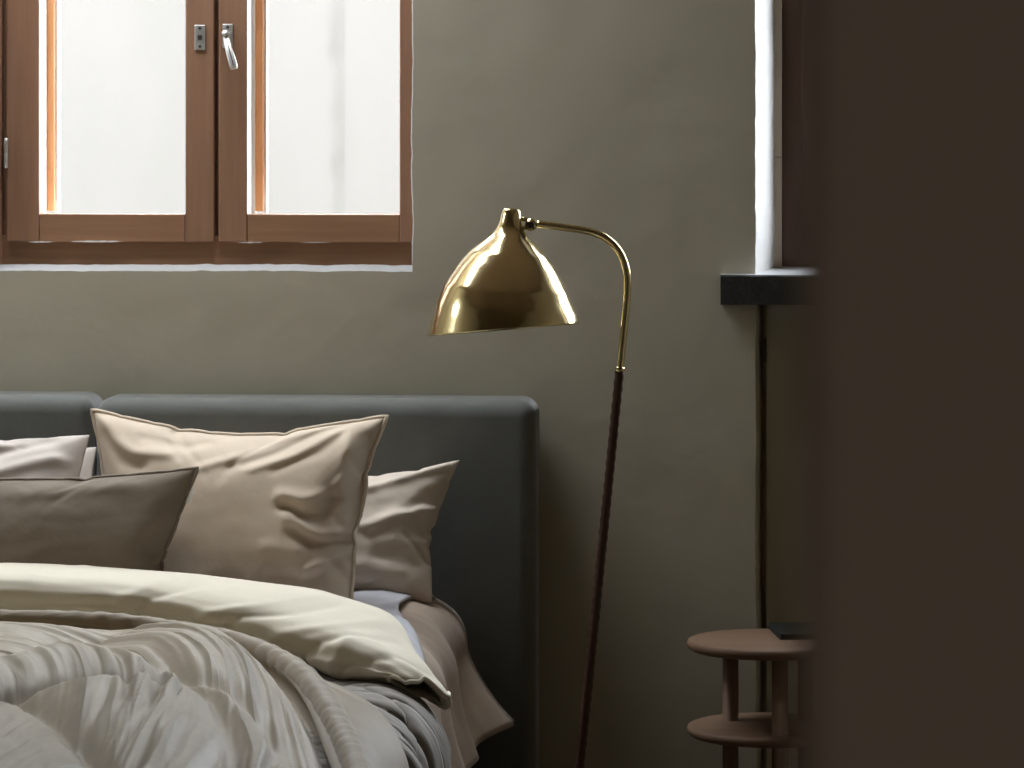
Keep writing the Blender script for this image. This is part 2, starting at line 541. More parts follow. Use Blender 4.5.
# outside
bm = bmesh.new()
add_box(bm, -4.5, 0.35, 2.6, 2.9, -0.6, 3.3)
from_bm('wall_outside', bm, M['outside'], kind='structure')
box_obj('ground', (-12, 12, 0.45, 14, -0.8, -0.6), M['ground'], kind='structure')
box_obj('ground', (-14, WX0 - 0.25, -12, 0.3, -0.8, -0.6), M['ground'], kind='structure')
box_obj('ground', (-12, 12, -20, BACK - 0.2, -0.8, -0.6), M['ground'], kind='structure')

# ------------------------------------------------------------------ left window
def window_left():
    z_fr0 = win1['z0'] - 0.02
    zf1 = at(200, 242, y=0.045).z            # foot of the sashes
    z_p0 = at(200, 214, y=0.045).z           # foot of the panes
    ztop = win1['z1'] + 0.02
    X = lambda u, y: at(u, 200, y=y).x
    w = empty('window_1', ((win1['x0'] + win1['x1']) / 2, 0.06, z_fr0), kind='structure')
    # fixed frame, a little behind the sashes
    bm = bmesh.new()
    xl, xr = win1['x0'] - 0.04, win1['x1'] + 0.05
    add_box(bm, xl, xr, 0.052, 0.12, z_fr0, zf1 + 0.012, 0.003, mat=1)
    add_box(bm, xl, xr, 0.052, 0.12, ztop - 0.05, ztop + 0.03, 0.003, mat=1)
    add_box(bm, xl, X(2.2, 0.05), 0.044, 0.12, z_fr0 + 0.001, ztop, 0.003)
    add_box(bm, X(2.2, 0.05), X(9, 0.06), 0.062, 0.12, z_fr0 + 0.02, ztop, 0.0)
    add_box(bm, X(404, 0.06), xr, 0.052, 0.12, zf1, ztop, 0.003)
    add_box(bm, X(209, 0.06), X(224, 0.06), 0.07, 0.12, zf1, ztop, 0.002)
    # dark rebate line along the frame's foot
    from_bm('frame', bm, [M['wood_v'], M['wood_h']], w)
    ys0, ys1 = 0.04, 0.088
    for (a, b, c, d) in ((6.5, 39.3, 185.3, 214.2), (218.6, 247.2, 399.6, 430)):
        x0, x1, x2, x3 = (X(q, ys0) for q in (a, b, c, d))
        s = empty('sash', ((x0 + x3) / 2, 0.06, zf1))
        put_under(s, w)
        bm = bmesh.new()
        add_box(bm, x0, x1, ys0, ys1, zf1, ztop - 0.03, 0.0022)
        add_box(bm, x2, x3, ys0, ys1, zf1, ztop - 0.03, 0.0022)
        add_box(bm, x1 + 0.0006, x2 - 0.0006, ys0 + 0.0006, ys1, zf1, z_p0, 0.0018, mat=1)
        add_box(bm, x1 + 0.0006, x2 - 0.0006, ys0 + 0.0006, ys1, ztop - 0.1, ztop - 0.03, 0.0018, mat=1)
        from_bm('rails', bm, [M['wood_v'], M['wood_h']], s)
        box_obj('pane', (x1 - 0.005, x2 + 0.005, 0.066, 0.069, z_p0 - 0.005, ztop - 0.095), M['glass'], s)
    # white boards between inner and outer casement, and the outer casement's orange stile
    for (ul, uo0, uo1) in ((37, 46.5, 54), (245, 255, 263)):
        bm = bmesh.new()
        xa = X(ul, 0.1)
        add_box(bm, xa - 0.02, xa, 0.121, 0.150, z_fr0, ztop)
        add_box(bm, xa - 0.02, xa + 0.001, 0.152, 0.185, z_fr0, ztop)
        from_bm('lining_board', bm, M['lining'], w, label='white painted lining board')
        yo = 0.19
        box_obj('outer_stile', (X(uo0 - 6, yo), X(uo0, yo) + 0.0005, yo - 0.004, yo + 0.02, z_fr0, ztop), M['lining'], w, label='white painted edge strip')
        box_obj('outer_stile', (X(uo0, yo), X(uo1, yo), yo, yo + 0.03, at(100, 211, y=yo).z, ztop), M['wood_out'], w, label='bright orange wooden strip')
        box_obj('outer_stile', (X(uo1, yo) , X(uo1 + 3, yo), yo + 0.01, yo + 0.035, z_fr0, ztop), M['lining'], w, label='white painted edge strip')
    bm = bmesh.new()
    add_box(bm, xl, xr, 0.15, 0.25, z_fr0, at(200, 216, y=0.17).z)
    from_bm('outer_sill', bm, M['lining'], w, label='white painted outer sill')
    # thin white slivers along the foot of the sashes
    for (ua, ub, v, h) in ((29, 52, 242, 1.5), (71, 122, 241.5, 2.4), (238, 262, 242.5, 1.2), (300, 330, 242.6, 0.8)):
        n = 14
        vs, fs = [], []
        for i in range(n + 1):
            u = ua + (ub - ua) * i / n
            hh = h * math.sin(PI * i / n) ** 0.6 * (0.7 + 0.5 * nz(u * 0.3, 2.2)) / 560
            p0 = at(u, v, y=ys0 - 0.0006)
            for (dy, dz) in ((-0.0007, -hh * 0.5), (-0.0007, hh * 0.5), (0.002, hh * 0.5), (0.002, -hh * 0.5)):
                vs.append((p0.x, p0.y + dy, p0.z + dz))
        for i in range(n):
            for k in range(4):
                fs.append((i * 4 + k, i * 4 + (k + 1) % 4, i * 4 + 4 + (k + 1) % 4, i * 4 + 4 + k))
        mesh('white_streak', vs, fs, M['lining'], w, smooth_shade=False, label='thin white streak')
    # hinge
    c0, c1 = at(6, 168, y=0.036), at(6, 138, y=0.036)
    hg = tube('hinge', [Vector((c0.x, 0.037, c0.z + (c1.z - c0.z) * t)) for t in (0, 0.02, 0.48, 0.5, 0.52, 0.98, 1)],
              lambda i, th: (0.003, 0.0042, 0.0042, 0.0034, 0.0042, 0.0042, 0.003)[i], M['steel'], w, seg=10, label='steel hinge')
    # strike plate with a square hole
    def plate(name, ua, ub, va, vb, parent):
        a, b = at(ua, vb, y=ys0), at(ub, va, y=ys0)
        bm = bmesh.new()
        add_box(bm, a.x, b.x, ys0 - 0.003, ys0 + 0.001, a.z, b.z, 0.0012)
        pl = from_bm(name, bm, M['steel'], parent)
        for fz in (0.14, 0.87):
            r = bmesh.new()
            bmesh.ops.create_cone(r, cap_ends=True, segments=14, radius1=0.0032, radius2=0.0028, depth=0.002,
                                  matrix=Matrix.Translation(((a.x + b.x) / 2, ys0 - 0.0035, a.z + (b.z - a.z) * fz)) @ Matrix.Rotation(PI / 2, 4, 'X'))
            from_bm('screw', r, M['dark'], pl)
        return pl, a, b
    pl, a, b = plate('strike_plate', 194.8, 205.5, 25, 50, w)
    pl['label'] = 'steel plate with square hole'
    cx_, cz_ = (a.x + b.x) / 2, a.z + (b.z - a.z) * 0.5
    box_obj('square_hole', (cx_ - 0.0042, cx_ + 0.0042, ys0 - 0.0038, ys0 - 0.001, cz_ - 0.0045, cz_ + 0.0045), M['dark'], pl, label='dark square hole')
    hp, a, b = plate('handle_plate', 222.8, 233, 24, 48, w)
    # lever: collar and a hanging flat grip
    piv = at(225.5, 34, y=ys0 - 0.012)
    end = at(235, 69, y=ys0 - 0.028)
    bm = bmesh.new()
    bmesh.ops.create_cone(bm, cap_ends=True, segments=20, radius1=0.0075, radius2=0.0065, depth=0.024,
                          matrix=Matrix.Translation((piv.x + 0.001, ys0 - 0.012, piv.z)) @ Matrix.Rotation(PI / 2, 4, 'X'))
    from_bm('handle_collar', bm, M['steel'], hp, True)
    d = (end - piv).normalized()
    side = d.cross(Vector((0, 1, 0))).normalized()
    nrm = side.cross(d)
    path = [piv.lerp(end, t) + Vector((0, -0.010 * math.sin(PI * min(1, t * 1.6) * 0.5), 0)) for t in [i / 10 for i in range(11)]]
    vs, fs = [], []
    prof = []
    for k in range(16):
        th = 2 * PI * k / 16
        c, s_ = math.cos(th), math.sin(th)
        prof.append((math.copysign(abs(c) ** 0.5, c), math.copysign(abs(s_) ** 0.5, s_)))
    for i, q in enumerate(path):
        t = i / 10
        wd = (0.0060 + 0.0022 * t) * (0.8 if i in (0, 10) else 1)
        th_ = 0.0042 * (0.7 if i in (0, 10) else 1)
        for (c, s_) in prof:
            vs.append(q + side * c * wd + nrm * s_ * th_)
    for i in range(10):
        for k in range(16):
            fs.append((i * 16 + k, i * 16 + (k + 1) % 16, i * 16 + 16 + (k + 1) % 16, i * 16 + 16 + k))
    fs += [tuple(range(16)), tuple(160 + k for k in range(16))]
    lv = mesh('handle_lever', vs, fs, M['steel'], hp, label='polished steel lever')
    g = [path[i] + nrm * 0.0 + side * 0.001 for i in range(3, 10)]
    out = Vector((0, -1, 0))
    vs, fs = [], []
    for q in g:
        for (c, o_) in ((-0.0012, 0.0038), (0.0012, 0.0038), (0.0012, 0.0046), (-0.0012, 0.0046)):
            vs.append(q + side * c + out * o_)
    for i in range(len(g) - 1):
        for k in range(4):
            fs.append((i * 4 + k, i * 4 + (k + 1) % 4, i * 4 + 4 + (k + 1) % 4, i * 4 + 4 + k))
    mesh('lever_groove', vs, fs, M['dark'], hp, smooth_shade=False, label='dark groove of the lever')
window_left()

# ------------------------------------------------------------------ right window
def window_right():
    X = lambda u, y: at(u, 150, y=y).x
    nx0, nx1, nz1 = nich['x0'], nich['x1'], nich['z1']
    w = empty('window_2', ((nx0 + nx1) / 2, 0.18, SILL_Z), kind='structure')
    zc = at(778, 157, y=0.27).z
    xb0, xb1 = X(774, 0.265), X(782, 0.265)
    bm = bmesh.new()
    add_box(bm, xb0 - 0.03, xb1, 0.262, 0.30, SILL_Z - 0.02, zc - 0.001, 0.002)
    add_box(bm, xb0 - 0.03, xb1, 0.262, 0.30, zc + 0.001, nz1, 0.002)
    from_bm('edge_strip', bm, M['beige'], w, label='beige painted edge strip')
    bm = bmesh.new()
    xr = nx1 + 0.02
    add_box(bm, xb1, X(812, 0.30), 0.298, 0.37, SILL_Z - 0.02, nz1, 0.003)
    add_box(bm, nx1 - 0.09, xr, 0.298, 0.37, SILL_Z - 0.02, nz1, 0.003)
    add_box(bm, X(812, 0.30), nx1 - 0.09, 0.298, 0.37, SILL_Z - 0.02, SILL_Z + 0.045, 0.003, mat=1)
    add_box(bm, X(812, 0.30), nx1 - 0.09, 0.298, 0.37, nz1 - 0.06, nz1, 0.003, mat=1)
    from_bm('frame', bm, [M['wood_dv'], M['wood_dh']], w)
    s = empty('sash', (X(802, 0.288), 0.30, SILL_Z + 0.05))
    put_under(s, w)
    bm = bmesh.new()
    a, b, c, d = X(802, 0.288), X(846, 0.288), nx1 - 0.15, nx1 - 0.092
    za, zb = SILL_Z + 0.04, nz1 - 0.05
    add_box(bm, a, b, 0.286, 0.33, za, zb, 0.003)
    add_box(bm, c, d, 0.286, 0.33, za, zb, 0.003)
    add_box(bm, b, c, 0.287, 0.33, za, za + 0.06, 0.002, mat=1)
    add_box(bm, b, c, 0.287, 0.33, zb - 0.06, zb, 0.002, mat=1)
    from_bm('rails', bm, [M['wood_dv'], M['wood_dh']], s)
    box_obj('pane', (b - 0.005, c + 0.005, 0.306, 0.309, za + 0.055, zb - 0.055), M['glass'], s)
    z0, z1 = at(801, 166, y=0.285).z, at(801, 138, y=0.285).z
    tube('hinge', [Vector((X(801, 0.285), 0.283, z0 + (z1 - z0) * t)) for t in (0, 0.02, 0.5, 0.98, 1)],
         lambda i, th: (0.003, 0.0042, 0.0042, 0.0042, 0.003)[i], M['dark'], w, seg=10, label='dark iron hinge')
    # stone sill: rough dark front, smooth top that falls gently to the room
    x0 = at(720.5, 290, y=-0.03).x
    x1 = nx1 + 0.07
    yf = -0.03
    zt = SILL_Z
    zb_ = at(790, 305, y=yf).z
    vs, fs, mi = [], [], []
    n = 320
    for i in range(n + 1):
        x = x0 + (x1 - x0) * i / n
        r = lambda q, a: 0.8 * a * (nz(x * 25, q) + 0.5 * nz(x * 70, q + 3))
        inn = nx0 + 0.0 < x < nx1
        yb = 0.31 if inn else 0.004
        rise = 0.003
        vs += [(x, yf + r(0, 0.0012), zb_ + r(1, 0.0012)), (x, yf + r(5, 0.002), (zt + zb_) / 2), (x, yf + r(2, 0.0012), zt - 0.003 + r(3, 0.0009)),
               (x, yf + 0.004, zt), (x, 0.0, zt + rise * 0.2), (x, yb, zt + rise * (1 if inn else 0.2)), (x, yb, zb_)]
    K = 7
    for i in range(n):
        for k in range(K):
            l = (k + 1) % K
            fs.append((i * K + k, (i + 1) * K + k, (i + 1) * K + l, i * K + l))
            mi.append(1 if k in (3, 4) else 0)
    fs += [tuple(range(K)), tuple(n * K + k for k in range(K))[::-1]]
    mi += [0, 0]
    mesh('window_sill', vs, fs, [M['stone'], M['stone_top']], w, smooth_shade=False, mat_ids=mi, label='dark rough stone sill')
    # narrow slot in the jamb below the sill
    p = at(765.5, 350, y=0.028)
    box_obj('trim_3', (p.x - 0.0018, p.x + 0.0018, 0.024, 0.034, at(764, 362, y=0.03).z, at(764, 337, y=0.03).z), M['dark'], kind='structure')
window_right()

# ------------------------------------------------------------------ bed
XE = -0.09            # right edge of the mattress
XL = -1.79
HB_Y = -0.165         # front of the headboard
Z_M = 0.60            # mattress top
FOOT = -2.78
bed = empty('bed', ((XE + XL) / 2, -0.08, 0), label='upholstered grey-green bed with two-panel padded headboard against the back wall', cat='bed')
def cushion_panel(x0, x1, z0, z1):
    bm = bmesh.new()
    add_box(bm, x0, x1, HB_Y, -0.012, z0, z1)
    bmesh.ops.subdivide_edges(bm, edges=bm.edges, cuts=1, use_grid_fill=True)
    # rounded upper right corner and soft edges
    es = [e for e in bm.edges if len(e.link_faces) == 2 and e.calc_face_angle(0) > 0.5]
    bmesh.ops.bevel(bm, geom=es, offset=0.032, segments=7, profile=0.5, affect='EDGES', clamp_overlap=True)
    return bm
u_split = at(97, 420, y=HB_Y + 0.04).x
u_right = at(537, 500, y=HB_Y + 0.05).x
zt_r = at(300, 396.5, y=-0.09).z
zt_l = at(20, 393, y=-0.09).z
for (a, b, z) in ((u_split - 0.86, u_split - 0.0015, zt_l), (u_split + 0.0015, u_right, zt_r)):
    o = from_bm('headboard_cushion', cushion_panel(a, b, 0.1, z), M['headboard'], bed, True)
box_obj('bed_base', (XL + 0.03, XE - 0.015, FOOT, HB_Y - 0.002, 0.1, 0.405), M['base'], bed, bevel=0.02, seg=4, smooth_shade=True, label='grey upholstered bed base')
for (x, y) in ((XL + 0.12, -0.35), (XE - 0.12, -0.35), (XL + 0.12, FOOT + 0.15), (XE - 0.12, FOOT + 0.15)):
    bm = bmesh.new()
    bmesh.ops.create_cone(bm, cap_ends=True, segments=18, radius1=0.022, radius2=0.03, depth=0.1, matrix=Matrix.Translation((x, y, 0.05)))
    from_bm('leg', bm, M['oak_v'], bed, True)
box_obj('mattress', (XL, XE, FOOT + 0.02, HB_Y - 0.003, 0.405, Z_M), M['mattress'], bevel=0.05, seg=5, smooth_shade=True,
        label='thick mattress on the grey bed base under the sheets', cat='mattress')

def edge_curve(s, R, ztop, xe, flare, drop):
    """cross-section of cloth over the right edge: s<=0 on top, then round the edge, then hanging; returns x, z, nx, nz"""
    if s <= 0:
        return xe - R + s, ztop, 0.0, 1.0
    q = PI * R / 2
    if s < q:
        a = s / R
        return xe - R + R * math.sin(a), ztop - R + R * math.cos(a), math.sin(a), math.cos(a)
    d = s - q
    return xe + flare * (d / drop) ** 1.4, ztop - R - d, 0.97, 0.2

def cloth_grid(name, na, nb, fn, mat, parent=None, thick=0.0, sub=0, **k):
    vs = [fn(i / na, j / nb) for j in range(nb + 1) for i in range(na + 1)]
    fs = [(j * (na + 1) + i, j * (na + 1) + i + 1, (j + 1) * (na + 1) + i + 1, (j + 1) * (na + 1) + i) for j in range(nb) for i in range(na)]
    o = mesh(name, vs, fs, mat, parent, **k)
    if thick:
        md = o.modifiers.new('thickness', 'SOLIDIFY'); md.thickness = thick; md.offset = -1
    if sub:
        md = o.modifiers.new('smooth', 'SUBSURF'); md.levels = sub; md.render_levels = sub
    return o

# rosy sheet over the head corner, its hem flaring out
def sheet_fn(i, j):
    # i across: 0 left .. 1 the hem; j along: 0 head .. 1 toward the foot
    y = -0.185 - 0.80 * j
    L = 0.62 + 0.0
    s = -0.42 + i * (0.42 + PI * 0.11 / 2 + 0.135)
    flare = 0.035 + 0.065 * math.exp(-((y + 0.24) / 0.13) ** 2)
    x, z, nx, nzz = edge_curve(s, 0.11, Z_M + 0.022 + 0.02 * math.exp(-((y + 0.3) / 0.15) ** 2), XE + 0.016, flare, 0.135)
    hang = smooth(0, 0.2, s)
    w = hang * (0.010 * math.sin(y * 38 + 1.1) + 0.006 * nz(y * 16, s * 3, 2)) + (1 - hang) * 0.006 * nz(y * 10, s * 10, 7)
    w += 0.002 * nz(y * 40, s * 25, 3)
    z += hang * (0.022 * smooth(-0.25, -0.6, y) * -1 + 0.018)
    y -= hang * 0.05 * smooth(0.1, 0.3, s) * (1 - j)
    return Vector((x + nx * w, y, z + nzz * w))
cloth_grid('bed_sheet', 70, 90, sheet_fn, M['sheet'], thick=0.004, label='rosy beige sheet hanging loose over the mattress corner at the headboard', cat='sheet')
def white_fn(i, j):
    y = -0.24 - 0.62 * j
    s = -0.40 + i * (0.47 - 0.05 * math.sin(j * 5))
    x, z, nx, nzz = edge_curve(s, 0.11, Z_M + 0.036 + 0.016 * math.exp(-((y + 0.3) / 0.15) ** 2), XE + 0.008, 0.03, 0.1)
    w = 0.010 * nz(y * 9, s * 12, 4) + 0.004 * nz(y * 22, s * 30, 8)
    return Vector((x + nx * w, y, z + nzz * w + 0.004))
cloth_grid('undersheet', 60, 60, white_fn, M['sheet_white'], thick=0.006, label='pale lilac-white sheet peeping out under the rearmost right pillow', cat='sheet')

# ------------------------------------------------------------------ pillows: two layers sewn at the rim, blown up as cloth
def inflate(w, h, nx, ny, seed, frames=26, pressure=5.0, unpinch=0.5):
    vs, fs, idx = [], [], {}
    for side in (1, -1):
        for j in range(ny + 1):
            for i in range(nx + 1):
                b = i in (0, nx) or j in (0, ny)
                if b and side == -1:
                    idx[side, i, j] = idx[1, i, j]
                    continue
                idx[side, i, j] = len(vs)
                x = (i / nx - .5) * w; z = (j / ny - .5) * h
                vs.append((x, 0 if b else -side * (0.003 + .0025 * nz(x * 8, z * 8, seed + side)), z))
        for j in range(ny):
            for i in range(nx):
                q = [idx[side, i, j], idx[side, i + 1, j], idx[side, i + 1, j + 1], idx[side, i, j + 1]]
                fs.append(q if side == 1 else q[::-1])
    me = bpy.data.meshes.new('pillow_sim')
    me.from_pydata(vs, [], fs)
    o = bpy.data.objects.new('pillow_sim', me)
    COL.objects.link(o)
    md = o.modifiers.new('cloth', 'CLOTH')
    s = md.settings
    s.quality = 6; s.mass = .2
    s.tension_stiffness = 15; s.compression_stiffness = 15; s.shear_stiffness = 4; s.bending_stiffness = .12
    s.use_pressure = True; s.uniform_pressure_force = pressure
    s.air_damping = 5
    s.effector_weights.gravity = 0
    md.collision_settings.use_collision = False
    md.point_cache.frame_start = 1; md.point_cache.frame_end = frames
    for f in range(1, frames + 1): sc.frame_set(f)
    ev = o.evaluated_get(bpy.context.evaluated_depsgraph_get())
    co = []
    for v, r0 in zip(ev.data.vertices, vs):
        q = v.co.copy()
        q.x = q.x * (1 - unpinch) + r0[0] * 0.93 * unpinch
        q.z = q.z * (1 - unpinch) + r0[2] * 0.93 * unpinch
        co.append(q)
    bpy.data.objects.remove(o)
    bpy.data.meshes.remove(me)
    sc.frame_set(1)
    rim = [idx[1, i, 0] for i in range(nx)] + [idx[1, nx, j] for j in range(ny)] + [idx[1, i, ny] for i in range(nx, 0, -1)] + [idx[1, 0, j] for j in range(ny, 0, -1)]
    return co, fs, rim, idx

def quad_map(co, corners, thick):
    """lay the blown-up pillow over the quad TL, TR, BR, BL (world points); local depth becomes the quad's normal"""
    xs = [c.x for c in co]; zs = [c.z for c in co]
    x0, x1, z0, z1 = min(xs), max(xs), min(zs), max(zs)
    TL, TR, BR, BL = corners
    nrm = ((TR - TL).cross(TL - BL)).normalized()
    if nrm.y > 0: nrm = -nrm
    out = []
    for c in co:
        u = (c.x - x0) / (x1 - x0); v = (c.z - z0) / (z1 - z0)
        q = (BL * (1 - u) + BR * u) * (1 - v) + (TL * (1 - u) + TR * u) * v
        out.append((q + nrm * (-c.y) * thick, u, v, c.y < 0))
    return out, nrm

def make_pillow(name, size, corners, thick, mat, seed, label, cat='pillow', folds=(), piping=None, pip_r=0.0025, group=None, res=(76, 62), wr=0.003, tag=None, sag=0.0, unpinch=0.5):
    co, fs, rim, idx = inflate(size[0], size[1], res[0], res[1], seed, unpinch=unpinch)
    lay, nrm = quad_map(co, corners, thick)
    pts = []
    for (p, u, v, front) in lay:
        edge = min(u, 1 - u, v, 1 - v)
        k = smooth(0.0, 0.12, edge)
        d = wr * (nz(u * 7 + seed, v * 7) + 0.6 * nz(u * 17, v * 15 + seed)) * k
        if front:
            for (poly, amp, wd) in folds:
                q = seg_dist(u, v, poly) / wd
                if q < 3: d += amp * math.exp(-q * q) * smooth(0.0, 0.05, edge)
        q = p + nrm * d
        q.z -= sag * math.sin(PI * u) ** 1.5 * v ** 3
        pts.append(q)
    base = (corners[2] + corners[3]) / 2
    root = empty(name, base, label=label, cat=cat, group=group)
    o = mesh('pillowcase' if cat == 'pillow' else 'cushion_cover', pts, fs, mat, root)
    md = o.modifiers.new('smooth', 'SUBSURF'); md.levels = 1; md.render_levels = 1
    if piping:
        path = [pts[i] for i in rim]
        vs, f2 = tube_data(path, pip_r, 8, True)
        mesh('piping', vs, f2, piping, root)
    if tag:
        (u, v), tw, th = tag
        # nearest rim vertex
        j = int(round(v * res[1])); a = pts[idx[1, res[0], j]]
        e1 = (pts[idx[1, res[0], min(res[1], j + 1)]] - a).normalized()
        e2 = Vector((1, -0.25, 0.1)).normalized()
        bm = bmesh.new()
        ring = []
        for (s_, t_) in ((0, 0), (tw, 0.0), (tw, th), (0, th)):
            ring.append(a + e2 * s_ + e1 * t_)
        n3 = e1.cross(e2).normalized() * 0.0008
        vs = [q + n3 for q in ring] + [q - n3 for q in ring]
        mesh('care_tag', vs, [(0, 1, 2, 3), (7, 6, 5, 4), (0, 4, 5, 1), (1, 5, 6, 2), (2, 6, 7, 3), (3, 7, 4, 0)], M['tag'], root, smooth_shade=False, label='small white fabric tag')
    return root

# back row, right: plump pillow whose pointed corner stands against the headboard
make_pillow('pillow', (.62, .46),
    (at(175, 480, y=-0.26), at(462, 459, y=-0.21), at(433, 604, y=-0.33), at(165, 612, y=-0.36)), 0.62, M['pillow_r'], 11,
    'warm white pillow with one pointed corner leaning on the dark headboard end', wr=0.003, unpinch=0.2,
    folds=[([(0.86, 0.62), (0.97, 0.8)], -0.010, 0.03), ([(0.72, 0.5), (0.9, 0.62)], 0.010, 0.04), ([(0.8, 0.3), (0.9, 0.25)], -0.006, 0.05), ([(0.7, 0.78), (0.95, 0.94)], 0.008, 0.03)])
# back row, left
make_pillow('pillow', (.62, .46),
    (at(-215, 455, y=-0.26), at(99, 446, y=-0.24), at(84, 600, y=-0.42), at(-210, 605, y=-0.42)), 0.4, M['pillow_w'], 23,
    'off-white pillow edge showing as a pale strip behind the left pillow', unpinch=0.75, wr=0.002)
make_pillow('pillow', (.62, .46),
    (at(-200, 436, y=-0.36), at(92, 434, y=-0.34), at(62, 600, y=-0.52), at(-200, 600, y=-0.52)), 0.65, M['pillow_w'], 37,
    'off-white crumpled pillow at the left picture edge, behind the taupe cushion', wr=0.003, unpinch=0.7,
    folds=[([(0.55, 0.72), (0.85, 0.93)], -0.012, 0.04), ([(0.62, 0.62), (0.9, 0.8)], 0.01, 0.035), ([(0.6, 0.85), (0.75, 0.9)], 0.008, 0.03)])
# the big one in the middle
make_pillow('pillow', (.66, .54),
    (at(92, 410, y=-0.40), at(387, 415, y=-0.46), at(350, 640, y=-0.62), at(112, 655, y=-0.46)), 0.92, M['pillow'], 5,
    'large beige pillow with piped edge standing upright in the middle of the bed', piping=M['piping'], pip_r=0.0042, wr=0.0018, unpinch=0.5, sag=0.022,
    folds=[([(0.73, 0.60), (0.79, 0.55), (0.86, 0.55), (0.88, 0.63)], -0.016, 0.022), ([(0.72, 0.65), (0.80, 0.625), (0.85, 0.64)], 0.012, 0.024),
           ([(0.75, 0.56), (0.80, 0.50), (0.86, 0.46), (0.96, 0.47)], 0.014, 0.02), ([(0.78, 0.49), (0.84, 0.43), (0.95, 0.42)], -0.014, 0.026),
           ([(0.82, 0.30), (0.88, 0.34), (0.95, 0.38)], 0.009, 0.02), ([(0.68, 0.42), (0.78, 0.40)], 0.005, 0.03), ([(0.70, 0.30), (0.86, 0.28)], -0.006, 0.025),
           ([(0.42, 0.78), (0.55, 0.84), (0.68, 0.92), (0.84, 0.97)], 0.009, 0.018), ([(0.52, 0.78), (0.66, 0.84), (0.78, 0.93), (0.9, 0.985)], -0.008, 0.016),
           ([(0.60, 0.77), (0.74, 0.83), (0.85, 0.93)], 0.008, 0.016), ([(0.68, 0.76), (0.82, 0.84), (0.88, 0.92)], -0.007, 0.016),
           ([(0.05, 0.97), (0.10, 0.88), (0.17, 0.83), (0.30, 0.84)], 0.011, 0.022), ([(0.06, 0.9), (0.12, 0.80), (0.2, 0.77)], -0.007, 0.025), ([(0.2, 0.9), (0.33, 0.87), (0.42, 0.9)], -0.006, 0.02),
           ([(0.90, 0.96), (0.915, 0.8), (0.90, 0.66)], 0.012, 0.022), ([(0.955, 0.9), (0.95, 0.7), (0.94, 0.55)], -0.009, 0.018), ([(0.87, 0.2), (0.9, 0.05)], 0.007, 0.025)])
# taupe cushion in front
make_pillow('cushion', (.66, .42),
    (at(-170, 474, y=-0.62), at(198, 468, y=-0.61), at(152, 648, y=-0.69), at(-160, 652, y=-0.69)), 0.62, M['taupe'], 51,
    'taupe linen cushion with a small white tag lying in front of the pillows', cat='cushion', piping=M['taupe'], pip_r=0.0034, wr=0.002, unpinch=0.5,
    folds=[([(0.55, 0.86), (0.8, 0.9)], 0.008, 0.05)], tag=((1, 0.8), 0.012, 0.022))

# ------------------------------------------------------------------ coverlet (over the bed, hanging at its side)
def world_poly(px, z):
    return [(at(u, v, z=z).x, at(u, v, z=z).y) for (u, v) in px]

COV_R, COV_Z, COV_X = 0.11, 0.616, XE + 0.06
def cov_fn(i, j):
    y = -1.10 - 1.66 * j
    tot = 0.75 + PI * COV_R / 2 + 0.26
    s = -0.75 + i * tot
    x, z, nx, nzz = edge_curve(s, COV_R, COV_Z, COV_X, 0.085, 0.26)
    hang = smooth(-0.08, 0.16, s)
    q = smooth(-0.86, -0.95, y)
    # stitched channels run over the edge; puckers between them
    yy = y + 0.05 * s + 0.012 * nz(s * 5, y * 3, 4)
    ph = yy / 0.062
    groove = -0.009 * math.exp(-((ph - round(ph)) * 0.062 / 0.0055) ** 2)
    ph2 = (y * 0.75 + 0.9 * s) / 0.19
    groove += -0.012 * math.exp(-((ph2 - round(ph2)) * 0.19 / 0.007) ** 2)
    puck = 0.005 * (0.6 - 2.4 * abs(nz(yy * 26, s * 5, 3))) + 0.003 * nz(y * 70, s * 26, 6)
    w = (groove + puck) * smooth(-0.09, -0.01, s) + 0.004 * nz(y * 5, s * 5, 1)
    w += hang * 0.012 * math.sin(y * 19 + 0.5)
    return Vector((x + nx * w, y, z + nzz * w))
cloth_grid('coverlet', 170, 260, cov_fn, M['coverlet'], thick=0.012, label='cool grey stitched coverlet hanging down the right side of the bed', cat='coverlet')

# ------------------------------------------------------------------ quilt
BND = [(-420, 620, -1.02), (-120, 621, -1.03), (0, 622, -1.04), (60, 622.5, -1.05), (120, 626, -1.065), (170, 633, -1.10), (220, 642, -1.16), (260, 655, -1.25), (295, 675, -1.39),
       (320, 701, -1.56), (340, 735, -1.78), (355, 768, -2.0), (360, 785, -2.12), (363, 812, -2.30), (358, 860, -2.55), (352, 905, -2.78)]
NB = 520
bnd = spline([at(u, v, y=y) for (u, v, y) in BND], NB)
FOC = Vector((-1.65, -3.1, 0))
QTOP = 0.668
lines_px = [
    [(-80, 668), (0, 659), (58, 652), (66, 645), (100, 640)],
    [(-90, 700), (13, 699), (44, 696), (94, 693), (131, 692), (160, 691), (186, 685)],
    [(13, 700), (35, 711), (55, 729), (72, 748), (90, 768), (105, 800)],
    [(186, 685), (212, 707), (223, 731), (228, 753), (230, 775), (226, 820)],
    [(186, 685), (215, 692), (250, 710), (280, 732), (300, 752), (310, 790)],
    [(66, 645), (110, 655), (150, 668), (186, 685)],
]
qlines = [world_poly(l, 0.705) for l in lines_px]

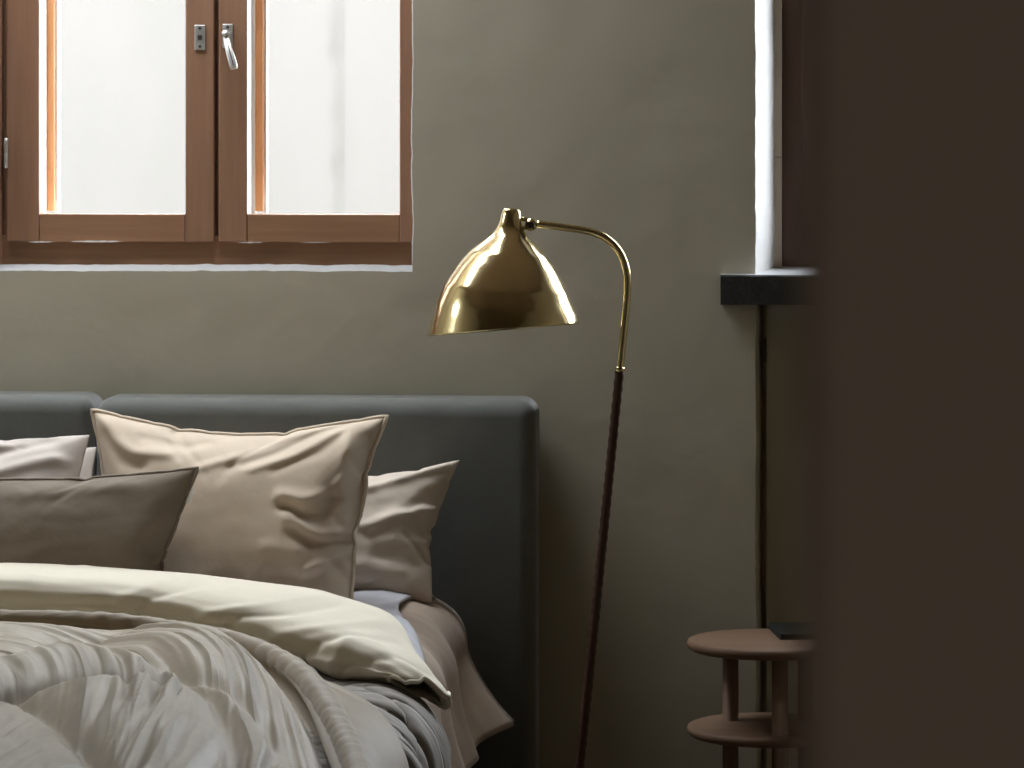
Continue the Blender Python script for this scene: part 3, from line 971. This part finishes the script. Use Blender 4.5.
def quilt():
    NR = 400
    # ring fractions, dense near the border
    ks = []
    for r in range(NR + 1):
        t = r / NR
        ks.append(t ** 1.6 * 0.93)
    vs, fs, uvs = [], [], []
    # arc length of the border
    L = [0.0]
    for i in range(1, NB): L.append(L[-1] + (bnd[i] - bnd[i - 1]).length)
    for i in range(NB):
        B = bnd[i]
        Lb = (Vector((FOC.x, FOC.y, B.z)) - B).length
        for r in range(NR + 1):
            k = ks[r]
            d = k * Lb
            x = B.x + (FOC.x - B.x) * k
            y = B.y + (FOC.y - B.y) * k
            zb = B.z
            right = smooth(0.75, 1.35, L[i])
            qt = QTOP + 0.050 * right * smooth(0.9, 0.35, d)
            z = zb + (qt - zb) * ((1 - right) * smooth(0.06, 0.45, d) + right * smooth(0.03, 0.20, d)) - 0.026 * math.exp(-((d - 0.03) / 0.022) ** 2)
            # puffs between stitch lines
            dm = min(seg_dist(x, y * 0.5, l) for l in QL_S)
            edge_in = smooth(0.03, 0.14, d) if right > 0.5 else smooth(0.03 + 0.05 * (1 - 2 * right), 0.14 + 0.10 * (1 - 2 * right), d)
            wid = 0.05
            puff = 0.040 * (1 - math.exp(-(dm / wid) ** 1.3)) - 0.012 * math.exp(-(dm / 0.015) ** 2)
            t = L[i]
            # wrinkles that flow along the border, and short puckers at the stitches
            dd = d + 0.02 * nz(t * 1.5, d * 3, 3.1) + 0.006 * nz(t * 7, d * 9, 8.2)
            flow = smooth(0.03, 0.09, d) * (1 - 0.88 * smooth(0.20, 0.42, d)) * (0.5 + 0.5 * right)
            a1 = nz(dd * 46, t * 0.9, 0.3)
            a2 = nz(dd * 85, t * 1.5, 5.7)
            cc_ = (0.94 * x + 0.35 * y) + 0.02 * nz(x * 4, y * 4, 6.6)
            al_ = -0.35 * x + 0.94 * y
            flow *= (0.35 + 1.1 * smooth(-0.25, 0.3, nz(x * 2.6, y * 1.8, 9.9))) * (0.35 + 0.65 * smooth(0.0, 0.06, dm))
            wr = flow * (1 + 0.5 * right) * (0.013 * (0.75 - 2.8 * sab(a1)) + 0.0032 * (0.7 - 2.8 * sab(a2)) + right * (1 - smooth(0.18, 0.32, d)) * 0.0075 * (0.75 - 2.8 * sab(nz(dd * 82, t * 0.8, 7.3))))
            dg = smooth(0.25, 0.5, d) * (1 - smooth(0.65, 1.0, d))
            wr += dg * 0.0032 * (0.6 - 2.6 * sab(nz(cc_ * 22, al_ * 2.2, 2.8))) * smooth(0.01, 0.06, dm)
            pk = math.exp(-dm / 0.04)
            wr += 0.003 * pk * nz(x * 26, y * 10, 1.9)
            wr += 0.004 * nz(x * 5, y * 3.2, 4.4) + 0.0008 * nz(x * 30, y * 18, 2.4)
            z += (puff * edge_in + wr) - 0.22 * smooth(-2.72, -3.0, y)
            vs.append(Vector((x, y, z)))
            uvs.append((d + 0.03 * nz(t * 1.4, d * 3, 1.1) + 0.006 * nz(t * 3, d * 5, 4.1), t))
    for i in range(NB - 1):
        for r in range(NR):
            a = i * (NR + 1) + r
            fs.append((a, a + 1, a + NR + 2, a + NR + 1))
    root = empty('quilt', Vector((-0.9, -1.8, 0.64)), label='puffy grey-taupe stitched quilt with rolled binding heaped over the foot half of the bed', cat='quilt')
    o = mesh('quilt_top', vs, fs, M['quilt'], root)
    ul = o.data.uv_layers.new(name='flow')
    flat_uv = []
    for l in o.data.loops: flat_uv += uvs[l.vertex_index]
    ul.data.foreach_set('uv', flat_uv)
    md = o.modifiers.new('thickness', 'SOLIDIFY'); md.thickness = 0.02; md.offset = -1
    # rolled binding
    path = [p + Vector((0, 0, 0.006)) for p in bnd]
    fr = frames_along(path)
    def rad(i, th):
        s = L[i]
        c = 0.0145 + 0.0075 * smooth(0.7, 1.8, s) + 0.002 * nz(s * 3, 1.7)
        q = s / 0.07 + 1.6 * nz(s * 4, 4.4) + 0.22 * math.sin(th + 0.6)
        pinch = abs(math.sin(PI * q)) ** 0.55
        dpt = 0.10 + 0.10 * nz(s * 6, 9.4)
        return c * (1 - dpt + dpt * pinch) + 0.0022 * nz(s * 40 + th * 1.4, math.cos(th) * 2, 3)
    vs2, fs2 = tube_data(path, rad, 22)
    mesh('binding', vs2, fs2, M['binding'], root, label='rolled puckered binding along the quilt edge')
    # smooth flat border outside the roll, lying on the coverlet and bending over the bed's edge
    def cov_z(x):
        q = x - (COV_X - COV_R)
        if q <= 0: return COV_Z
        return COV_Z - COV_R + math.sqrt(max(0.0, COV_R ** 2 - q * q))
    i0 = next(i for i in range(NB) if bnd[i].x > at(90, 622, y=-1.05).x)
    def bord(i, j):
        f = i0 + j * (NB - 1 - i0)
        q = bnd[int(f)]
        tn = (bnd[min(NB - 1, int(f) + 2)] - bnd[max(0, int(f) - 2)])
        out = Vector((-tn.y, tn.x, 0)).normalized()
        w = 0.03 + 0.10 * smooth(0.0, 0.6, j)
        p = q + out * ((i * 1.25 - 0.25) * w)
        zin = q.z
        zc = min(cov_z(p.x) + 0.026, zin + 0.01)
        p.z = zin + (zc - zin) * smooth(0.0, 0.7, i) + 0.010 * math.sin(PI * min(1, i * 1.2)) * (1 - j * 0.6) + 0.004 * nz(i * 2.2, j * 14, 2) * smooth(0.2, 0.6, i)
        return p
    cloth_grid('quilt_border', 24, 240, bord, M['binding'], root, thick=0.006, label='smooth flat border of the quilt')
    return root

QL_S = [[(a, b * 0.5) for a, b in l] for l in qlines]
quilt()

# ------------------------------------------------------------------ duvet: cream, folded into a thick soft roll
def duvet():
    top = [(-420, 570), (-200, 569), (0, 569.5), (60, 573), (130, 578), (200, 587), (260, 598), (320, 616), (370, 635), (408, 657), (432, 678), (443, 692)]
    bot = [(-420, 613), (-200, 613), (0, 613), (60, 613.5), (130, 617), (200, 624), (260, 634), (318, 659), (352, 683), (382, 702), (404, 711), (420, 717)]
    ys = [-0.86, -0.86, -0.86, -0.87, -0.89, -0.93, -0.99, -1.06, -1.12, -1.17, -1.20, -1.21]
    n = 300
    T = spline([at(u, v, y=y) for (u, v), y in zip(top, ys)], n)
    B = spline([at(u, v, y=y) for (u, v), y in zip(bot, ys)], n)
    seg = 96
    DF = ((0.60, 0.03, 0.10, 0.012), (0.63, 0.035, -0.10, 0.010), (0.72, 0.05, 0.14, 0.013), (0.755, 0.05, -0.13, 0.010), (0.82, 0.04, 0.12, 0.012), (0.87, 0.03, -0.14, 0.012), (0.915, -0.02, 0.10, 0.012), (0.95, 0.02, -0.10, 0.010), (0.50, -0.04, -0.05, 0.02), (0.40, 0.05, 0.05, 0.02))
    vs, fs = [], []
    for i in range(n):
        t = i / (n - 1)
        c = (T[i] + B[i]) / 2
        a = (T[i] - B[i]) / 2
        h = a.length
        up = a.normalized()
        tan = (T[min(n - 1, i + 1)] - T[max(0, i - 1)]).normalized()
        fw = tan.cross(up)
        if fw.y > 0: fw = -fw
        fw.normalize()
        endk = smooth(0.90, 1.0, t)
        depth = 0.072 * (1 - 0.25 * endk)
        back = 0.20 - 0.14 * smooth(0.8, 1.0, t)
        s = t * 2.2
        for k in range(seg):
            th = 2 * PI * k / seg
            cc, ss = math.cos(th), math.sin(th)
            e = 0.70
            px_ = math.copysign(abs(cc) ** e, cc)
            pz_ = math.copysign(abs(ss) ** e, ss)
            r = 1.0
            # a crease along the front, long soft folds, deeper diagonals near the hanging end
            rip = 0.045 * nz(s * 2.2, cc * 1.3, ss * 1.3) + 0.03 * nz(s * 6, cc * 2.4, ss * 2.4)
            fr_m = smooth(0.1, -0.35, cc)
            zl = -0.12 + 0.16 * nz(s * 2.1, 7.7) + 0.08 * nz(s * 6, 1.7)
            rip += fr_m * (-0.05 * math.exp(-((ss - zl) / 0.10) ** 2) + 0.07 * math.exp(-((ss - zl - 0.30) / 0.2) ** 2))
            for (tc, sl, am, wd_) in DF:
                q_ = (t - tc - sl * ss) / wd_
                rip += am * math.exp(-q_ * q_) * smooth(0.75, 0.2, cc)
            hh = h * (1 + rip)
            dx = -px_ * (depth if cc < 0 else back)   # cc<0 is the side facing the foot
            tq = 0.0
            if t > 0.8:
                e2 = smooth(0.84, 1.0, t)
                tq = -0.035 * e2 * max(0, -px_) - 0.055 * e2 * max(0, -pz_) + 0.006 * e2 * math.sin(th * 5 + 0.7)
            q = c + tan * tq + up * (pz_ * hh) + fw * (-(px_) * (depth if cc < 0 else back)) * (1 + 0.6 * rip)
            vs.append(q)
    for i in range(n - 1):
        for k in range(seg):
            l = (k + 1) % seg
            fs.append((i * seg + k, i * seg + l, (i + 1) * seg + l, (i + 1) * seg + k))
    root = empty('duvet', Vector((-0.9, -0.9, 0.65)), label='cream duvet folded into a thick soft roll across the bed below the pillows', cat='duvet')
    o = mesh('duvet_fold', vs, fs, M['duvet'], root)
    md = o.modifiers.new('thickness', 'SOLIDIFY'); md.thickness = 0.006; md.offset = -1
    # hem band round the open end
    rim = [vs[(n - 1) * seg + k] for k in range(seg)]
    v3, f3 = tube_data(rim, lambda i, th: 0.0034 + 0.0008 * nz(i * 0.9, th), 8, True)
    mesh('hem', v3, f3, M['duvet'], root)
    # the flat rest of the duvet under the quilt
    def flat(i, j):
        x = -1.78 + i * (1.45)
        y = -0.95 - 1.8 * j
        z = 0.628 - 0.012 * smooth(0.8, 1, i) + 0.004 * nz(x * 6, y * 6)
        return Vector((x, y, z))
    cloth_grid('duvet_body', 40, 40, flat, M['duvet'], root, thick=0.02)
duvet()

# ------------------------------------------------------------------ floor lamp
def floor_lamp():
    Y = -0.52
    P = lambda u, v, dy=0.0: at(u, v, y=Y + dy)
    foot = P(560, 974)
    foot.z = 0
    lamp = empty('floor_lamp', foot, label='brass floor lamp with dome shade and brown leather wrapped stem beside the bed', cat='lamp')
    # base disc
    prof = [(0.0, 0.0), (0.125, 0.0), (0.13, 0.004), (0.13, 0.012), (0.122, 0.017), (0.03, 0.024), (0.014, 0.034), (0.0, 0.036)]
    vs, fs = [], []
    sg = 64
    for (r, z) in prof:
        for k in range(sg):
            th = 2 * PI * k / sg
            vs.append(foot + Vector((r * math.cos(th), r * math.sin(th), z)))
    for i in range(len(prof) - 1):
        for k in range(sg):
            l = (k + 1) % sg
            fs.append((i * sg + k, i * sg + l, (i + 1) * sg + l, (i + 1) * sg + k))
    mesh('base', vs, fs, M['brass'], lamp, label='round brass base')
    s0 = foot + Vector((0, 0, 0.03))
    s1 = P(619.8, 371)
    # leather wrap: spiral ridges
    n = 260
    path = [s0.lerp(s1, i / (n - 1)) for i in range(n)]
    vs, fs = tube_data(path, lambda i, th: 0.0083 + 0.0006 * math.sin(i * 2 * PI / 5 + th), 14)
    mesh('stem', vs, fs, M['leather'], lamp, label='stem wrapped in dark brown leather')
    # collar
    dirn = (s1 - s0).normalized()
    tube('collar', [s1 - dirn * 0.002, s1, s1 + dirn * 0.006, s1 + dirn * 0.007], lambda i, th: (0.0075, 0.0088, 0.0082, 0.007)[i], M['brass'], lamp, seg=20)
    arm_px = [(619.8, 371), (622.3, 345), (625.4, 315), (627.4, 290), (626.5, 272), (622, 257), (614, 245), (603, 236.5), (590, 231.5), (570, 228.2), (552, 225.8), (537, 224)]
    arm = spline([P(u, v) for (u, v) in arm_px], 90)
    tube('arm', arm, 0.0067, M['brass'], lamp, seg=18, label='bent brass tube')
    # joint: round knuckle with a dark screw, and a short lug into the shade's neck
    jc = P(531, 225)
    bm = bmesh.new()
    rx = Matrix.Rotation(PI / 2, 4, 'X')
    bmesh.ops.create_cone(bm, cap_ends=True, segments=28, radius1=0.0105, radius2=0.0105, depth=0.012, matrix=Matrix.Translation(jc) @ rx)
    es = [e for e in bm.edges if e.calc_face_angle(0) > 1]
    bmesh.ops.bevel(bm, geom=es, offset=0.0015, segments=2, affect='EDGES')
    j = from_bm('joint', bm, M['brass'], lamp, True)
    bm = bmesh.new()
    bmesh.ops.create_cone(bm, cap_ends=True, segments=20, radius1=0.0058, radius2=0.0062, depth=0.004, matrix=Matrix.Translation(jc + Vector((0, -0.0075, 0))) @ rx)
    add_box(bm, jc.x - 0.004, jc.x + 0.004, jc.y - 0.0102, jc.y - 0.0094, jc.z - 0.0007, jc.z + 0.0007)
    from_bm('screw', bm, M['dark'], j, False)
    tube('lug', [P(520, 219), P(525, 219.3), P(530, 221)], 0.0042, M['brass'], j, seg=12)
    tube('lug', [P(520, 227), P(525, 228), P(530, 228)], 0.0036, M['brass'], j, seg=12)
    # shade
    k = 1 / 3.938 / 565 * 1.0
    ss = [0, 1, 3, 8, 15, 30, 50, 70, 85, 104, 138, 176, 223, 268, 312, 357, 384, 428, 455, 490, 522, 540]
    rr = [22, 26, 29.5, 32.5, 34, 37, 41, 46.5, 54, 69, 109, 151, 186, 214, 240, 257, 266, 276, 281.5, 289, 296, 299]
    top = P(400 + 440 / 3.938, 190 + 75 / 3.938)
    ax = (P(400 + 407 / 3.938, 190 + 549 / 3.938) - top).normalized()
    tilt = math.radians(3.3)
    ax = (ax + Vector((0, 0.0, 0))).normalized()
    e1 = Vector((1, 0, 0)); e1 = (e1 - ax * e1.dot(ax)).normalized()
    e2 = ax.cross(e1)
    if e2.y > 0: e2 = -e2          # toward the camera
    NS, NT = 120, 128
    def prof_r(s):
        return interp(ss, rr, s)
    # smooth the sampled profile
    fine = [prof_r(540 * i / 400) for i in range(401)]
    for _ in range(30):
        fine = [fine[0], *[(fine[i - 1] + 2 * fine[i] + fine[i + 1]) / 4 for i in range(1, 400)], fine[400]]
    fine[:6] = [prof_r(540 * i / 400) for i in range(6)]
    def fr_(s):
        x = max(0, min(399.999, s / 540 * 400)); i = int(x)
        return fine[i] + (fine[i + 1] - fine[i]) * (x - i)
    vs, fs = [], []
    for a in range(NT):
        th = 2 * PI * a / NT
        # oblique cut: lower on the left (cos=-1), higher on the right
        send = 476 - 46 * math.cos(th) - 17 * (-math.sin(th)) * 0.0 - 16 * math.sin(th) * -1.0 * 0
        send += 16.5 * (-math.sin(th)) * 1.0
        for i in range(NS + 1):
            t = i / NS
            s = send * (t ** 1.15)
            r = fr_(s) * (1 + 0.065 * smooth(320, 440, s) * max(0.0, math.cos(th)))
            vs.append(top + ax * (s * k) + (e1 * math.cos(th) + e2 * math.sin(th)) * (r * k))
    for a in range(NT):
        b = (a + 1) % NT
        for i in range(NS):
            fs.append((a * (NS + 1) + i, a * (NS + 1) + i + 1, b * (NS + 1) + i + 1, b * (NS + 1) + i))
    fs.append(tuple(a * (NS + 1) for a in range(NT)))
    o = mesh('lamp_shade', vs, fs, M['brass'], lamp, label='polished brass dome shade with narrow neck')
    md = o.modifiers.new('thickness', 'SOLIDIFY'); md.thickness = 0.0014; md.offset = -1
    # bulb holder and bulb inside, unlit
    c = top + ax * (120 * k)
    sock = tube('socket', [c, c + ax * 0.05], 0.016, M['dark'], lamp, seg=16)
    bp = [c + ax * (0.048 + 0.06 * i / 10) for i in range(11)]
    tube('bulb', bp, lambda i, th: max(0.001, (0.012, 0.014, 0.019, 0.024, 0.027, 0.028, 0.027, 0.024, 0.019, 0.012, 0.002)[i]), M['lining'], lamp, seg=20, label='white unlit bulb')
floor_lamp()

# ------------------------------------------------------------------ side table
def side_table():
    Y = -0.36
    c = at(766, 639.5, y=Y)
    sc_ = (c - CAM).dot(FWD) / F_PX
    R = 79 * sc_
    zt = c.z + 0.0
    z2 = at(766, 725, y=Y).z
    root = empty('side_table', (c.x, c.y, 0), label='small round two-tier wooden side table standing below the right window', cat='table')
    def disc(name, z, parent):
        prof = [(0.0, 0.0), (R - 0.006, 0.0), (R - 0.002, -0.0015), (R, -0.006), (R, -0.011), (R - 0.003, -0.015), (R - 0.008, -0.018), (0.0, -0.018)]
        vs, fs = [], []
        sg = 96
        for (r, dz) in prof:
            for q in range(sg):
                th = 2 * PI * q / sg
                vs.append((c.x + r * math.cos(th), c.y + r * math.sin(th), z + dz))
        for i in range(len(prof) - 1):
            for q in range(sg):
                l = (q + 1) % sg
                fs.append((i * sg + q, i * sg + l, (i + 1) * sg + l, (i + 1) * sg + q))
        return mesh(name, vs, fs, M['oak'], parent)
    disc('table_top', zt, root)
    disc('shelf', z2, root)
    for (u, yy) in ((780, Y - 0.095), (730.5, Y + 0.05), (806, Y + 0.06)):
        x = at(u, 690, y=yy).x
        tube('leg', [Vector((x, yy, 0)), Vector((x, yy, 0.002)), Vector((x, yy, zt - 0.017))], lambda i, th: (0.0125, 0.0145, 0.0145)[i], M['oak_v'], root, seg=24)
    # dark book on the table, its near left corner toward the camera
    b0 = at(780, 640, z=zt)
    bk = empty('book', (b0.x, b0.y, zt), label='dark book lying on the round wooden side table', cat='book')
    ang = math.radians(8)
    def blk(name, x0, x1, y0, y1, z0, z1, mat, lab=None):
        bm = bmesh.new()
        add_box(bm, x0, x1, y0, y1, z0, z1, 0.001)
        bmesh.ops.transform(bm, matrix=Matrix.Translation((b0.x, b0.y, zt)) @ Matrix.Rotation(ang, 4, 'Z'), verts=bm.verts)
        o = from_bm(name, bm, mat, bk)
        if lab: o['label'] = lab
    blk('cover', 0, 0.11, 0, 0.15, 0.0003, 0.0025, M['book'])
    blk('pages', 0.002, 0.108, 0.002, 0.148, 0.0025, 0.0085, M['paper'], 'page block')
    blk('cover', 0, 0.11, 0, 0.15, 0.0085, 0.0105, M['book'])
side_table()

# ------------------------------------------------------------------ light: overcast sky, portals in the windows
wd = bpy.data.worlds.new('sky')
sc.world = wd
wd.use_nodes = True
nt = wd.node_tree
bg = nt.nodes['Background']
SKY = 23.0
bg.inputs['Color'].default_value = (0.86, 0.93, 1.0, 1)
bg.inputs['Strength'].default_value = SKY

def portal(name, loc, rot, sx, sy):
    l = bpy.data.lights.new(name, 'AREA')
    l.shape = 'RECTANGLE'; l.size = sx; l.size_y = sy
    l.cycles.is_portal = True
    o = bpy.data.objects.new(name, l)
    COL.objects.link(o)
    o.location = loc
    o.rotation_euler = rot
portal('daylight_portal', ((win1['x0'] + win1['x1']) / 2, 0.46, (win1['z0'] + win1['z1']) / 2), (-PI / 2, 0, 0), win1['x1'] - win1['x0'] + .1, win1['z1'] - win1['z0'] + .1)
portal('daylight_portal', ((nich['x0'] + nich['x1']) / 2, 0.46, (SILL_Z + nich['z1']) / 2), (-PI / 2, 0, 0), nich['x1'] - nich['x0'] + .1, nich['z1'] - SILL_Z + .1)
portal('daylight_portal', (WX0 - 0.26, (LW[0] + LW[1]) / 2, (LW[2] + LW[3]) / 2), (0, -PI / 2, 0), LW[3] - LW[2], LW[1] - LW[0])

portal('daylight_portal', ((HW[0] + HW[1]) / 2, BACK - 0.21, (HW[2] + HW[3]) / 2), (PI / 2, 0, 0), HW[1] - HW[0], HW[3] - HW[2])

portal('daylight_portal', ((RW[0] + RW[1]) / 2, (RW[2] + RW[3]) / 2, CEIL + 0.21), (0, 0, 0), RW[1] - RW[0], RW[3] - RW[2])
sc.cycles.max_bounces = 10
sc.cycles.diffuse_bounces = 6
sc.cycles.transparent_max_bounces = 12
sc.cycles.caustics_reflective = False
sc.cycles.caustics_refractive = False
sc.cycles.sample_clamp_indirect = 6
vs_ = sc.view_settings
vs_.view_transform = 'Standard'
vs_.look = 'None'
vs_.exposure = 0.14
vs_.gamma = 1.0
vs_.use_curve_mapping = False
